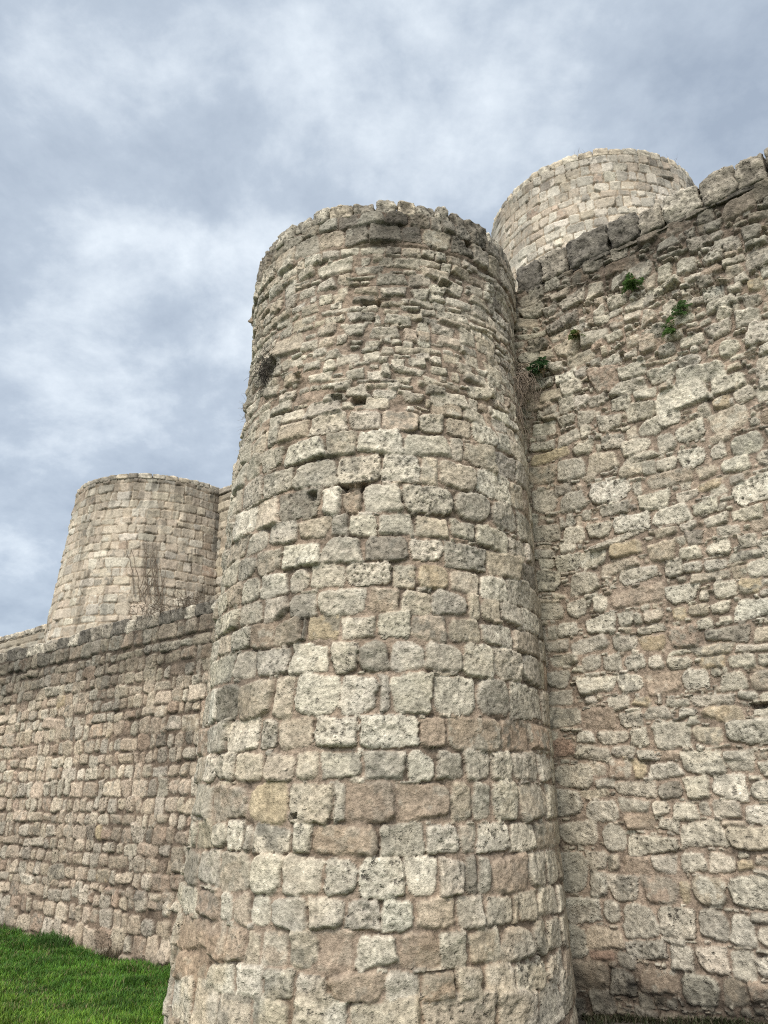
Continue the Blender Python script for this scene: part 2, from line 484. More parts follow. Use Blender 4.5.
for x0, x1, yc, h in RUB:
    xm = (x0 + x1) / 2
    # the row is curved: walk the height until the surface seen in that column lies at that picture height
    z = tower_z(yc)
    for _ in range(8):
        u = tower_u(xm, z); p = tower_P(np.array(u), np.array(z), 0.0)
        y_ = proj(*p)[1]; z += (y_ - yc) * 0.0085
    t = Stone(tower_u(x0, z) + .003, tower_u(x1, z) - .003, z - h * .0052, z + h * .0052, None, 0.38, 1.7)
    t_st.append(t); occ.add(t)
zr0, zr1 = tower_z(407), tower_z(253)
merge_fill(occ, t_st, [Stone(t.u0, t.u1, t.v0, t.v1, None, 0.5, 1.6) for t in course_fill(-3.2, 3.2, zr0, zr1, 0.105, 0.2, 0.22, 0.4, 0.004, 0.2)], 0.25)
for hm, wm in ((0.085, 0.15), (0.06, 0.12)):
    cand = [Stone(t.u0, t.u1, t.v0, t.v1, None, 0.55, 1.6) for t in course_fill(-3.2, 3.2, zr0, zr1, hm, 0.25, wm, 0.4, 0.003, 0.3)]
    merge_fill(occ, t_st, cand, 0.22)
# little wedges in the wide joints lower down
cand = [Stone(t.u0, t.u1, t.v0, t.v1, None, 0.5, 1.4) for t in course_fill(-2.6, 2.6, T_BOT, zr0, 0.035, 0.3, 0.07, 0.5, 0.002, 0.3, 0.3)]
merge_fill(occ, t_st, cand, 0.30)
def thole(x, y, w, h):
    z = tower_z(y)
    for _ in range(8):
        u = tower_u(x, z); p = tower_P(np.array(u), np.array(z), 0.0); z += (proj(*p)[1] - y) * 0.0085
    return (tower_u(x, z), z, w * .0105, h * .0105)
t_holes = [thole(371, 301, 20, 7), thole(358, 398, 14, 9), thole(352, 487, 22, 8), thole(294, 375, 8, 9), thole(310, 494, 9, 8), thole(264, 372, 22, 26), thole(336, 395, 10, 6),
           thole(468, 245, 9, 7), thole(293, 817, 6, 4), thole(447, 283, 12, 8)]
R_wall_u = tower_u(560, 0.0)
def tower_tint(U, V):
    n = fbm(U / 0.5, V / 0.9, 41, 4); n2 = fbm(U / 0.12, V / 0.12, 44, 3)
    k = np.ones_like(U)
    k *= 1 - 0.42 * sstep(T_TOP - .42, T_TOP - .06, V + 0.25 * (n - .5)) * (0.55 + 0.7 * n2)          # lichen under the coping
    k *= 1 - 0.20 * sstep(zr0 + .1, zr1, V) * n                                                      # weathered top
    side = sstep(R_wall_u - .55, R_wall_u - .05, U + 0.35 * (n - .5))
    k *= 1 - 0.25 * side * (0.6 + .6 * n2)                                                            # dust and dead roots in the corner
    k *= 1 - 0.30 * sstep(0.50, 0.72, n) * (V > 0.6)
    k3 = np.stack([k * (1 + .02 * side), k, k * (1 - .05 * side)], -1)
    low = sstep(-0.4, -1.5, V)                                                                         # earthy foot
    warm = sstep(.45, .62, fbm(U / 0.45, V / 0.35, 47, 3)) * (0.25 + .75 * low)
    k3 = k3 * (1 - warm[..., None] * np.array((0.02, 0.07, 0.14)))
    return k3

def tower_body_P(uu, vv, h): return tower_P(uu, vv, h - 0.030)
tower_org = (TC(-1.9)[0], TC(-1.9)[1], -1.9)
tower = thing('round_tower', 'nearest round tower of rough squared limestone blocks, in front of the right curtain wall', 'tower', tower_org,
              'round towers of the castle')
Ut = graded(-math.pi * U_R, math.pi * U_R, 0.0115, -1.62 * U_R, 1.45 * U_R, 0.06)
Vt = graded(T_BOT, T_TOP, 0.0115, -1.75, T_TOP, 0.04)
def t_relief(U, V):
    band = sstep(zr0 - .05, zr0 + .08, V) * (1 - sstep(zr1 - .1, zr1 + .0, V))
    led = sstep(tower_z(243.5) - .012, tower_z(243.5) + .012, V)
    return 0.05 * (fbm(U / 1.1, V / 0.9, 51, 3) - .5) - band * 0.022 + band * 0.03 * (fbm(U / 0.35, V / 0.25, 55, 3) - .5) + 0.022 * led
def t_hs(U, V):
    side = sstep(R_wall_u - .75, R_wall_u - .1, U)
    band = sstep(zr0 - .05, zr0 + .1, V) * (1 - sstep(zr1 - .1, zr1, V))
    return (1 - .65 * side) * (1 - .08 * band)
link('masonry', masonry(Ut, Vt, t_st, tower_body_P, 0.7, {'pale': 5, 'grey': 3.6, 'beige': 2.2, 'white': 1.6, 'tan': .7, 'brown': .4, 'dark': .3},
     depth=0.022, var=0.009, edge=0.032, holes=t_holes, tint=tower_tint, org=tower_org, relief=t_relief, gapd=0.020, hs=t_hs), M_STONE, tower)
cap_x = [258.5, 262, 268, 277.5, 295, 312, 329, 352, 374.5, 397, 416.5, 436, 450, 466.5, 487, 499, 509]
cu = [tower_u(x, 5.8) for x in cap_x]
u = cu[0]
while u > -math.pi * U_R + .12: u -= random.uniform(.19, .28); cu.insert(0, u)
u = cu[-1]
while u < math.pi * U_R - .12: u += random.uniform(.19, .28); cu.append(u)
for a, b in zip(cu, cu[1:]):
    th = (a + b) / 2 / U_R; L = (b - a) * TR(5.8) / U_R
    hh = random.uniform(.165, .215)
    r = TR(5.8) - 0.165 + random.uniform(-.02, .02); c = TC(5.8)
    place_block(tower, (c[0] + r * math.sin(th), c[1] - r * math.cos(th), T_TOP - .03 + hh / 2), th, L - .020, .34, hh, random.choice(['grey', 'dark', 'grey', 'dark', 'beige']), dark=.85)

# ------------------------------------------------------------------ curtain wall right of the tower
def wall_P(u, v, h):
    return np.stack([P0[0] + WD[0] * u + WN[0] * h + 0 * v, P0[1] + WD[1] * u + WN[1] * h + 0 * v, v + 0 * u], -1)

REG = {1: (508, 200, 2.954), 2: (508, 380, 2.954), 3: (528, 560, 3.2), 4: (538, 740, 3.339), 5: (538, 844, 3.339)}
WS = {1: """105,155,245,45 215,280,185,65 280,385,195,45 300,355,150,55 350,430,210,55 460,540,68,60 550,610,38,65 625,735,18,60,t 495,560,195,50 375,450,105,50
435,505,128,40,d 440,490,220,55 400,440,245,50 230,285,265,50 290,355,300,40 395,435,295,35 455,505,320,45,p 575,645,280,45,g 645,695,263,32 570,640,170,40 640,700,205,35
700,768,175,60 630,690,130,45 690,755,95,50 665,750,345,55,w 610,665,335,38,p 585,665,380,45,w 580,680,308,38 700,768,395,75 620,690,435,55 735,768,445,35,w 500,575,480,45,w
505,585,415,40,p 410,500,515,50,p 490,645,515,60,w 595,705,540,55 325,415,505,45 240,325,525,75,n 170,255,465,40 120,165,495,30,p 345,395,415,40 385,445,425,55 445,500,445,40
285,340,402,30,p 240,285,430,28 250,300,352,30,p 295,345,365,40,n 395,445,348,45 340,395,345,35 555,590,80,40 590,640,100,35 600,670,125,35 555,610,240,40,d 665,715,230,35 700,760,250,45
690,750,298,35 150,230,295,45 110,210,365,40,d 425,480,385,40 300,410,555,45,p 440,490,550,30 60,105,275,40 40,90,300,40 45,110,330,40 30,90,370,35,t 60,120,430,45,d 40,95,470,40 180,240,225,45,n""",
2: """430,590,48,75,w 345,435,92,58,p 380,452,138,50,w 440,515,112,45 490,585,152,60,p 440,497,185,60,p 590,712,118,75 555,597,90,45,p 600,660,65,40,o 665,730,42,50 655,760,188,65,w
500,590,228,60,w 330,425,196,55,p 260,338,125,50,p 270,345,178,45 212,248,150,40,p 345,385,155,40 435,497,248,40,p 335,445,228,28,p 595,650,212,45,w 590,660,172,28 625,720,250,50
735,768,235,55,p 655,768,328,80,w 405,550,290,50,t 555,620,270,40 555,635,310,30 595,650,325,35,p 650,700,293,30 235,362,327,70,w 365,395,320,45 325,405,265,40 140,230,262,65 232,325,238,60
75,180,222,35 55,140,285,60,t 135,188,322,40,d 150,230,358,60 80,145,360,70 380,478,355,55,p 265,360,382,35 490,565,340,30,p 420,538,398,55,w 540,625,373,45,p 310,418,420,55 430,505,447,28
505,560,430,30 580,655,412,35,p 655,760,393,40 715,768,425,40 615,685,443,35 230,305,442,45,p 160,225,455,50 75,155,455,55 235,420,470,22 295,398,498,50,o 410,497,505,65,t 500,570,512,40,p
495,528,475,30,p 580,662,498,45,p 675,740,475,45 645,760,517,30 515,575,552,32,w 705,768,553,50 205,290,527,50,p 140,210,540,55,p 85,140,517,30,g 325,445,570,35,p 270,390,550,35 575,650,545,35
90,160,45,40 60,130,75,30 190,240,60,40 230,290,60,40 300,365,70,45 310,410,20,45,p 370,440,42,35 445,490,18,28 600,690,15,45 200,260,110,45 75,140,145,40 145,200,120,35 140,215,170,40 70,135,195,30 190,250,205,35,p""",
3: """290,420,48,48,w 130,230,72,75,p 30,105,70,75 438,545,105,65,w 545,578,113,35,p 260,440,115,60,n 590,670,92,55 670,750,82,55,o 660,768,155,65,w 580,650,150,40,p 608,655,190,28,p 120,185,155,60,p
40,110,165,60,p 203,255,140,55,p 180,282,205,65,w 90,160,222,48,w 285,335,188,50 335,365,188,40 365,435,178,42 460,510,170,50,o 535,595,203,38 510,580,158,40 445,548,245,78,n 558,715,235,52,d
345,440,222,30 355,440,265,50 265,350,265,50,g 60,130,275,40,g 130,255,272,50,g 520,660,288,35 445,515,297,18 660,768,280,25 305,375,325,52 380,432,325,48 440,520,330,42,p 545,632,328,40,o
638,732,320,45,p 732,768,315,40 235,300,330,60 165,235,330,55,g 75,160,322,38,g 155,280,400,58 283,368,395,62,w 370,490,393,70,n 490,580,380,65,w 610,700,388,65,p 705,768,382,70,t 60,125,385,60,g
70,140,440,50,g 250,330,457,48,p 332,395,452,32 435,515,453,30 515,665,447,38 665,735,432,32 735,768,438,28 175,220,448,28,p 70,172,503,65,p 175,280,507,70,n 290,370,512,58,p 365,455,488,45,g
478,540,487,32 545,690,490,58,o 505,548,515,25 630,768,548,85,w 395,520,558,90,p 525,620,558,60 322,385,568,58 218,318,567,45 150,212,568,40 65,145,600,60,r 145,265,615,45,p 262,340,612,35,g
345,470,622,38 485,620,630,45,p 620,720,625,35""",
4: """120,240,43,48,p 240,320,38,38,g 328,470,48,38 475,622,75,80,w 622,720,68,70 730,768,92,45,w 60,185,118,85 165,228,97,45 232,312,97,70,n 312,360,97,62,o 362,478,100,60 258,395,162,52
395,480,168,62,d 482,573,158,78,p 577,697,152,85,w 703,768,168,70 190,260,143,35 140,235,178,32 60,150,210,90,g 155,270,235,78,p 265,375,217,48,g 378,440,228,50,p 442,532,238,65,p 535,575,230,52
577,675,230,65,p 685,768,250,75,w 605,690,280,22,t 288,392,273,55,n 398,470,283,45,p 470,625,315,90,p 625,768,330,85 80,200,310,85,p 210,295,325,95,g 298,467,350,65,p 155,230,400,65 230,275,410,60
283,372,417,60,n 375,462,415,65,p 475,560,408,70,p 565,658,410,65,p 658,705,388,25 660,720,420,35 720,768,405,40,t 75,165,440,140,g 170,235,480,95,g 235,335,495,90,p 345,470,503,100,n 470,510,510,80,o
515,628,505,105 635,768,508,115,w 100,212,568,85,g 215,277,575,85 282,398,605,120,g 400,532,610,110,p 535,635,618,110""",
5: """640,730,290,110 705,768,248,38,g 730,768,310,70,p 160,285,315,75,t 290,430,355,65,g 168,258,373,35,r 262,328,390,60,g 440,522,382,95,g 528,638,388,100 645,728,408,110,g 722,768,410,75
80,165,320,120,g 105,235,435,100,t 235,328,465,95 340,475,460,90,n 480,605,490,115,g 612,700,500,100,t 700,768,492,70,n 170,260,530,90,g 60,160,540,80,g"""}
TK = {'d': 'dark', 'p': 'pale', 'g': 'grey', 'w': 'white', 't': 'tan', 'n': 'brown', 'o': 'ochre', 'r': 'red'}
W_TOP, W_BOT = 5.68, -2.4
w_st = []
occ = Occ(-3.2, 6.6, W_BOT, 6.2)
for rg, txt in WS.items():
    ox, oy, sc = REG[rg]
    for it in txt.split():
        p = it.split(',')
        x0, x1, yc, h = [float(q) for q in p[:4]]
        tone = TK[p[4]] if len(p) > 4 else None
        X0, X1, YC, h = ox + x0 / sc, ox + x1 / sc, oy + yc / sc, h / sc
        # long stones follow the rising courses, so take the ends at the row's own height
        s0, z0 = wall_hit(X0, YC); s1, z1 = wall_hit(X1, YC)
        if x1 >= 767: s1 += 0.10 * (rng.random() + .3)
        sm, za = wall_hit((X0 + X1) / 2, YC + h / 2); _, zb = wall_hit((X0 + X1) / 2, YC - h / 2)
        zh = zb - za; slope = abs(z0 - z1) * 0
        t = Stone(s0 + .004, s1 - .004, za + .02 * zh, zb - .02 * zh, tone, 0.72, 1.7)
        w_st.append(t); occ.add(t)
def as_rubble(L, r=.5, k=1.6): return [Stone(t.u0, t.u1, t.v0, t.v1, None, r, k) for t in L]
merge_fill(occ, w_st, as_rubble(course_fill(-3, 6.5, W_BOT, W_TOP, 0.19, 0.25, 0.26, 0.35, 0.008, 0.2)), 0.16)
merge_fill(occ, w_st, as_rubble(course_fill(-3, 6.5, W_BOT, W_TOP, 0.13, 0.25, 0.2, 0.4, 0.006, 0.25)), 0.20)
for hm, wm in ((0.09, 0.14), (0.06, 0.10), (0.04, 0.07), (0.03, 0.05)):
    merge_fill(occ, w_st, as_rubble(course_fill(-3, 4, W_BOT, W_TOP, hm, 0.25, wm, 0.4, 0.003, 0.3, 0.25), .6), 0.14)
s_corner = wall_hit(545, 645)[0]
def right_P(u, v, h): return wall_P(u, v, h - 0.02)
def wall_tint(U, V):
    n = fbm(U / 0.6, V / 0.5, 61, 4); n2 = fbm(U / 0.10, V / 0.10, 64, 3)
    k = np.ones_like(U)
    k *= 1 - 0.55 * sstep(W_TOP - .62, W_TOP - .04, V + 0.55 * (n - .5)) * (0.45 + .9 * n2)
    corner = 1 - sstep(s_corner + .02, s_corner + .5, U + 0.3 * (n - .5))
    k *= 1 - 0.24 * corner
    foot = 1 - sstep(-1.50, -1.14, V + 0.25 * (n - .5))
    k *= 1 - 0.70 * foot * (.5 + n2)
    upper = sstep(2.8, 4.8, V)
    k *= 1 - 0.18 * upper * sstep(.40, .62, n)
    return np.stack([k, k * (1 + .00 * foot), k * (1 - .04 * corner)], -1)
wall_org = tuple(P0 + WD * 1.5) + (-1.5,)
wall_r = thing('curtain_wall', 'tall rubble stone curtain wall right of the near tower, topped by dark coping blocks', 'wall', wall_org, 'curtain walls of the castle')
Uw = graded(-2.6, 6.4, 0.0105, -0.75, 3.1, 0.03)
Vw = graded(W_BOT, W_TOP, 0.0115, -1.75, W_TOP, 0.04)
w_holes = []
for (rg, x, y, w, h) in ((3, 735, 465, 40, 12), (1, 590, 135, 22, 12)):
    ox, oy, sc = REG[rg]; s, z = wall_hit(ox + x / sc, oy + y / sc)
    w_holes.append((s, z, w / sc * .011, h / sc * .011))
def w_hs(U, V): return 1 - .5 * (1 - sstep(s_corner, s_corner + .22, U)) + .9 * sstep(3.2, 4.6, V) * (1 - .6 * sstep(5.2, 5.6, V))
def w_relief(U, V): return 0.10 * np.exp(-(np.maximum(U - s_corner + .02, 0) / .12) ** 2) + 0.06 * (fbm(U / 0.9, V / 0.8, 71, 3) - .5) + 0.022 * (fbm(U / 0.3, V / 0.3, 75, 2) - .5)
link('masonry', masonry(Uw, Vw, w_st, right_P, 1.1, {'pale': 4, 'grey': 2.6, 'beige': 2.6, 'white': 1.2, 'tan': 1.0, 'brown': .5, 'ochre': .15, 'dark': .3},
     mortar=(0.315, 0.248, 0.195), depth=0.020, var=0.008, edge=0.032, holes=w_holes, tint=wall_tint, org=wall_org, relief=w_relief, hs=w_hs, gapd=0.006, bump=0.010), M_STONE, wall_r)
# coping: picture columns of the joints, top and bottom of each block (2.577x crop of the corner)
caps = [(115, 180, 372, 66), (180, 244, 336, 64), (244, 350, 295, 70), (352, 430, 252, 70), (431, 490, 222, 56), (490, 586, 178, 60), (586, 680, 131, 58), (681, 757, 90, 52), (759, 840, 50, 56)]
ang_w = math.atan2(WD[1], WD[0])
last = 0
tones = ['black', 'dark', 'black', 'black', 'dark', 'grey', 'dark', 'dark', 'dark']
for (x0, x1, yc, h), tn in zip(caps, tones):
    X0, X1, Y = 470 + x0 / 2.577, 470 + x1 / 2.577, 130 + yc / 2.577
    sl = 0.47
    s0, _ = wall_hit(X0, Y + sl * (X1 - X0) / 2, .04); s1, _ = wall_hit(X1, Y - sl * (X1 - X0) / 2, .04)
    sm, zt = wall_hit((X0 + X1) / 2, Y - h / 2 / 2.577, .04)
    zt = max(zt, 5.90)
    hh = zt - (W_TOP - 0.0)
    q = P0 + WD * (s0 + s1) / 2 + WN * (-0.195)
    place_block(wall_r, (q[0], q[1], zt - hh / 2), ang_w, s1 - s0 - .006, .44, hh, tn, rough=.015, n=13, dark=1.0)
    last = s1
s = last
while s < 6.4:
    L = random.uniform(.26, .42)
    q = P0 + WD * (s + L / 2) - WN * .16; hh = random.uniform(.26, .33)
    place_block(wall_r, (q[0], q[1], W_TOP + hh / 2), ang_w, L - .006, .44, hh, 'dark', dark=.7)
    s += L
# a thin course of slabs just under the coping, standing slightly proud
s = -0.72
while s < 6.3:
    L = random.uniform(.3, .6)
    q = P0 + WD * (s + L / 2) + WN * (-.135)
    place_block(wall_r, (q[0], q[1], W_TOP - .012), ang_w, L - .004, .29, .045, random.choice(['dark', 'black', 'dark']), 'ledge_slab', rough=.012, n=9, dark=.6)
    s += L

# ------------------------------------------------------------------ lower curtain wall left of the tower
L_TOP, L_BOT = 2.66, -2.7
l_st = course_fill(-36, -1.4, L_BOT, -1.35, 0.24, 0.15, 0.29, 0.30, (.015, .010), 0.18)
l_st += course_fill(-36, -1.4, -1.33, 1.55, 0.205, 0.17, 0.26, 0.34, (.014, .009), 0.15)
l_st += course_fill(-36, -1.4, 1.57, 2.32, 0.20, 0.15, 0.24, 0.35, (.013, .008), 0.15)
l_st += course_fill(-36, -1.4, 2.39, L_TOP - .16, 0.25, 0.02, 0.30, 0.3, 0.006, 0.06)
l_st = [Stone(t.u0, t.u1, t.v0, t.v1, None, .65, 1.3) for t in l_st]
def left_tint(U, V):
    n = fbm(U / 1.4, V / 0.5, 81, 4); n2 = fbm(U / 0.2, V / 0.2, 84, 3)
    k = np.ones_like(U)
    k *= 1 - 0.62 * sstep(1.3, 2.5, V + 0.9 * (n - .5)) * (.5 + .7 * n2)
    k *= 1 - 0.22 * sstep(.5, .7, fbm(U / 2.2, V / 0.8, 86, 3))
    k *= 1 - 0.25 * (1 - sstep(-2.1, -1.8, V)) 
    grey = sstep(1.0, 2.3, V)
    return np.stack([k * (1.0 + .02 * (1 - grey)), k * (.985 + .01 * grey), k * (0.975 + .02 * grey)], -1)
left_org = tuple(P0 + WD * -11.0) + (-2.1,)
wall_l = thing('curtain_wall', 'lower curtain wall of small coursed stones running off behind the grass, its top stained dark', 'wall', left_org, 'curtain walls of the castle')
Ul = graded(-36, -1.5, 0.018, -15.0, -4.6, 0.04)
Vl = graded(L_BOT, L_TOP, 0.018, -2.35, L_TOP, 0.05)
def l_relief(U, V): return 0.07 * (fbm(U / 1.6, V / 1.1, 91, 3) - .5) - 0.008 * (np.abs(V - 2.355) < .04)
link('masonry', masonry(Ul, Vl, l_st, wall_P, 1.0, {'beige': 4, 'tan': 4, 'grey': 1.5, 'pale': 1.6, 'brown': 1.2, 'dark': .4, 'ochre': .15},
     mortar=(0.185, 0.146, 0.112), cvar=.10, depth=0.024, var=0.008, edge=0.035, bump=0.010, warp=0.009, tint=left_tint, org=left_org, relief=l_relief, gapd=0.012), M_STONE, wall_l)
s = -35.9
while s < -3.6:
    L = random.uniform(.28, .5)
    q = P0 + WD * (s + L / 2) - WN * .225; hh = random.uniform(.22, .31)
    place_block(wall_l, (q[0], q[1], L_TOP + hh / 2 - .03), ang_w, L, .46, hh, random.choice(['dark', 'dark', 'black', 'grey']), n=6, dark=.95)
    s += L

# ------------------------------------------------------------------ the two towers behind and their inner wall
def round_body(cx, cy, r0, k, z0, z1, stones, fine, mix, tint, org, th0, th1, relief=None, **kw):
    def P(u, v, h):
        th = u / r0; r = r0 - k * (v - z0) + h
        return np.stack([cx + r * np.sin(th), cy - r * np.cos(th), v + 0 * th], -1)
    U = graded(-math.pi * r0, math.pi * r0, fine, th0 * r0, th1 * r0, 0.15)
    V = np.linspace(z0, z1, int((z1 - z0) / fine) + 1)
    return masonry(U, V, stones, P, 0.9, mix, tint=tint, org=org, relief=relief, **kw)
ASH = {'beige': 5, 'pale': 1.5, 'tan': 4, 'grey': 1.5, 'brown': .4}
# pale tower behind, left
bc = (-6.157, 20.0); br = 2.217 + .0692 * (7.6 + 2.6)
b_st = course_fill(-br * 3.2, br * 3.2, -2.6, 7.5, 0.225, 0.13, 0.34, 0.36, 0.006, 0.05)
def b_tint(U, V):
    n = fbm(U / 1.2, V / 0.8, 101, 4); n2 = fbm(U / 0.25, V / 1.6, 104, 3)
    k = 1 - 0.25 * sstep(6.9, 7.55, V + .5 * (n - .5)) - 0.34 * sstep(.48, .66, n2) - .14 * sstep(.5, .65, n)
    side = sstep(.25 * br, .75 * br, U)
    k = k * (1 - .22 * side * n)
    k = k * .98
    return np.stack([k, k * 1.0, k * 1.01], -1)
b_org = (bc[0], bc[1], -2.3)
tower_b = thing('round_tower', 'pale smooth squared-block round tower rising behind the lower wall, left of the near tower', 'tower', b_org, 'round towers of the castle')
link('masonry', round_body(bc[0], bc[1], br, .0692, -2.6, 7.55, b_st, 0.022, ASH, b_tint, b_org, R_(-95), R_(110), relief=lambda U, V: 0.05 * (fbm(U / 1.4, V / 1.2, 107, 3) - .5),
     mortar=(0.30, 0.24, 0.175), depth=0.015, var=0.005, edge=0.03, bump=0.008, warp=0.014, gapd=.012), M_FAR, tower_b)
u = -math.pi
while u < math.pi - .1:
    d = random.uniform(.10, .17); r = 2.217 - .18
    th = u + d / 2; hh = random.uniform(.12, .15)
    place_block(tower_b, (bc[0] + r * math.sin(th), bc[1] - r * math.cos(th), 7.55 + hh / 2 - .01), th, d * 2.22, .42, hh, random.choice(['grey', 'dark', 'beige']), mat=M_FAR, n=4, dark=.9)
    u += d

# inner wall beside that tower
rr = ray(222, 490); pI = (rr * 7.6 / rr[2])[:2]
def inner_P(u, v, h):
    return np.stack([pI[0] + WD[0] * u + WN[0] * h + 0 * v, pI[1] + WD[1] * u + WN[1] * h + 0 * v, v + 0 * u], -1)
def inner_hit(x, y):
    r = ray(x, y); t = (pI @ WN) / (r[:2] @ WN); p = r * t
    return float((p[:2] - pI) @ WD), float(p[2])
zl = inner_hit(20, 633)[1]; zr_ = inner_hit(232, 486)[1]
for (nm, lab, ua, ub, zt, fa, fb) in (('inner_wall', 'low far wall of pale blocks at the left picture edge, beside the pale tower', -14, -2.4, zl, -8, -2.5),
                                      ('inner_wall', 'high far wall of pale blocks squeezed between the pale tower and the near tower', -1.4, 7.5, zr_, -.6, 1.2)):
    og = (inner_P(np.array((ua + ub) / 2), np.array(0.0), 0)[0], inner_P(np.array((ua + ub) / 2), np.array(0.0), 0)[1], -2.2)
    iw = thing(nm, lab, 'wall', og, 'inner walls of the castle')
    st = course_fill(ua - .2, ub + .2, -2.6, zt - .16, 0.25, 0.12, 0.36, 0.35, 0.007, 0.05)
    V = np.linspace(-2.6, zt - .13, int((zt + 2.5) / .03))
    link('masonry', masonry(graded(ua, ub, .026, fa, fb, .15), V, st, inner_P, .9, ASH, mortar=(0.27, 0.225, 0.175), depth=.04, var=.01,
         tint=lambda U, V, zt=zt: np.stack([1 - .35 * sstep(zt - .9, zt, V + .4 * (fbm(U / .8, V / .8, 5) - .5))] * 3, -1) * np.array((.95, .945, .93)), org=og, gapd=.025), M_FAR, iw)
    u = ua
    while u < ub:
        L = random.uniform(.3, .5); q = inner_P(np.array(u + L / 2), np.array(0.), -.2); hh = random.uniform(.15, .2)
        place_block(iw, (q[0], q[1], zt - .14 + hh / 2), ang_w, L, .5, hh, random.choice(['grey', 'dark', 'beige']), mat=M_FAR, n=4)
        u += L

# pale tower behind, right
cc_ = (5.676, 17.0); cr_ = 2.69 + .02 * 17
c_st = course_fill(-cr_ * 3.2, cr_ * 3.2, -1.6, 14.4, 0.25, 0.14, 0.29, 0.36, 0.006, 0.06)
def c_tint(U, V):
    n = fbm(U / .8, V / .6, 111, 4); n2 = fbm(U / 0.2, V / .2, 114, 3)
    n3 = fbm(U / .22, V / 2.2, 117, 3)
    k = 1.06 - .10 * sstep(.5, .66, n3) - .34 * sstep(13.6, 14.4, V + .8 * (n - .5)) * (.5 + .6 * n2) - .12 * sstep(.5, .66, n)
    k = k * .97
    return np.stack([k, k * 1.0, k * 1.02], -1)
c_org = (cc_[0], cc_[1], -1.4)
tower_c = thing('round_tower', 'tallest round tower of small pale blocks, its top showing above the right curtain wall', 'tower', c_org, 'round towers of the castle')
link('masonry', round_body(cc_[0], cc_[1], cr_, .02, -1.6, 14.5, c_st, 0.024, {'pale': 4, 'white': 2.2, 'beige': 3, 'tan': 1.3, 'grey': 1.6, 'brown': .4, 'ochre': .1, 'dark': .3}, c_tint, c_org, R_(-70), R_(95),
     mortar=(0.285, 0.225, 0.16), depth=0.020, var=0.007, edge=0.025, bump=0.008, warp=0.010, gapd=.015) if True else None, M_FAR, tower_c)
u = -math.pi
while u < math.pi - .1:
    d = random.uniform(.09, .15); r = 2.69 - .2
    th = u + d / 2; hh = random.uniform(.20, .27)
    place_block(tower_c, (cc_[0] + r * math.sin(th), cc_[1] - r * math.cos(th), 14.5 + hh / 2 - .02), th, d * 2.66, .44, hh, random.choice(['grey', 'beige', 'beige', 'pale', 'dark']), mat=M_FAR, n=4, dark=.9)
    u += d

# ------------------------------------------------------------------ ground and grass
gx = np.concatenate([np.linspace(-400, -25, 14), np.linspace(-20, 12, 130), np.linspace(16, 400, 14)])
gy = np.concatenate([np.linspace(-300, -8, 10), np.linspace(-5, 22, 110), np.linspace(26, 500, 14)])
GX, GY = np.meshgrid(gx, gy, indexing='ij')
def ground_full(X, Y):
    return ground_z(X, Y) + 0.10 * (fbm(X / 1.3, Y / 1.3, 121, 3) - .5) * (np.abs(X) < 30)
GZ = ground_full(GX, GY)
idx = np.arange(GX.size).reshape(GX.shape)
_s = (GX - P0[0]) * WD[0] + (GY - P0[1]) * WD[1]; _d = (GX - P0[0]) * WN[0] + (GY - P0[1]) * WN[1]
_soil = (sstep(-3.2, -2.2, _s) * (1 - sstep(1.0, 2.2, _d)))[..., None]
GC = np.array((.042, .072, .018)) * (1 - _soil) + np.array((.050, .043, .032)) * _soil
gm, nt, b = new_mat('soil_and_turf')
tc = N(nt, 'ShaderNodeTexCoord'); n1 = N(nt, 'ShaderNodeTexNoise'); n1.inputs['Scale'].default_value = 3.0; n1.inputs['Detail'].default_value = 8
nt.links.new(tc.outputs['Object'], n1.inputs['Vector'])
r = ramp(nt, n1.outputs['Fac'], .35, (.6, .6, .6, 1), .7, (1.4, 1.4, 1.4, 1))
ga = N(nt, 'ShaderNodeAttribute', attribute_name='Col')
nt.links.new(mixc(nt, 'MULTIPLY', 1.0, ga.outputs['Color'], r.outputs[0]), b.inputs['Base Color']); b.inputs['Roughness'].default_value = .95
g = link('ground', np_mesh('ground', np.stack([GX, GY, GZ], -1).reshape(-1, 3), np.stack([idx[:-1, :-1], idx[1:, :-1], idx[1:, 1:], idx[:-1, 1:]], -1).reshape(-1, 4), GC.reshape(-1, 3)), gm)
tag(g, kind='structure', label='grassy ground sloping gently down along the castle walls')

def blades(px, py, hgt, wid, lean, base_col, name):
    """bent tapering blades; one quad and one triangle each, drawn as two quads"""
    n = len(px); a = rng.random(n) * 2 * np.pi
    pz = ground_full(px, py) - .01
    d = np.stack([np.cos(a), np.sin(a), 0 * a], -1); s = np.stack([-np.sin(a), np.cos(a), 0 * a], -1)
    b0 = np.stack([px, py, pz], -1)
    up = np.array((0, 0, 1.0))
    m = b0 + d * (lean * hgt * .35)[:, None] + up * (hgt * .6)[:, None]
    t = b0 + d * (lean * hgt)[:, None] + up * (hgt * (1 - .25 * lean))[:, None]
    w = wid[:, None]
    V = np.stack([b0 - s * w, b0 + s * w, m + s * w * .8, m - s * w * .8, t + s * w * .12, t - s * w * .12], 1)
    k = np.arange(n)[:, None] * 6
    Fc = np.concatenate([k + np.array([[0, 1, 2, 3]]), k + np.array([[3, 2, 4, 5]])], 0)
    C = np.repeat(base_col[:, None, :], 6, 1) * np.array([.75, .75, 1, 1, 1.12, 1.12])[None, :, None]
    return np_mesh(name, V.reshape(-1, 3), Fc, C.reshape(-1, 3), smooth=False)

def along(s, d):
    p = P0[None] + WD[None] * s[:, None] + WN[None] * d[:, None]
    return p[:, 0], p[:, 1]

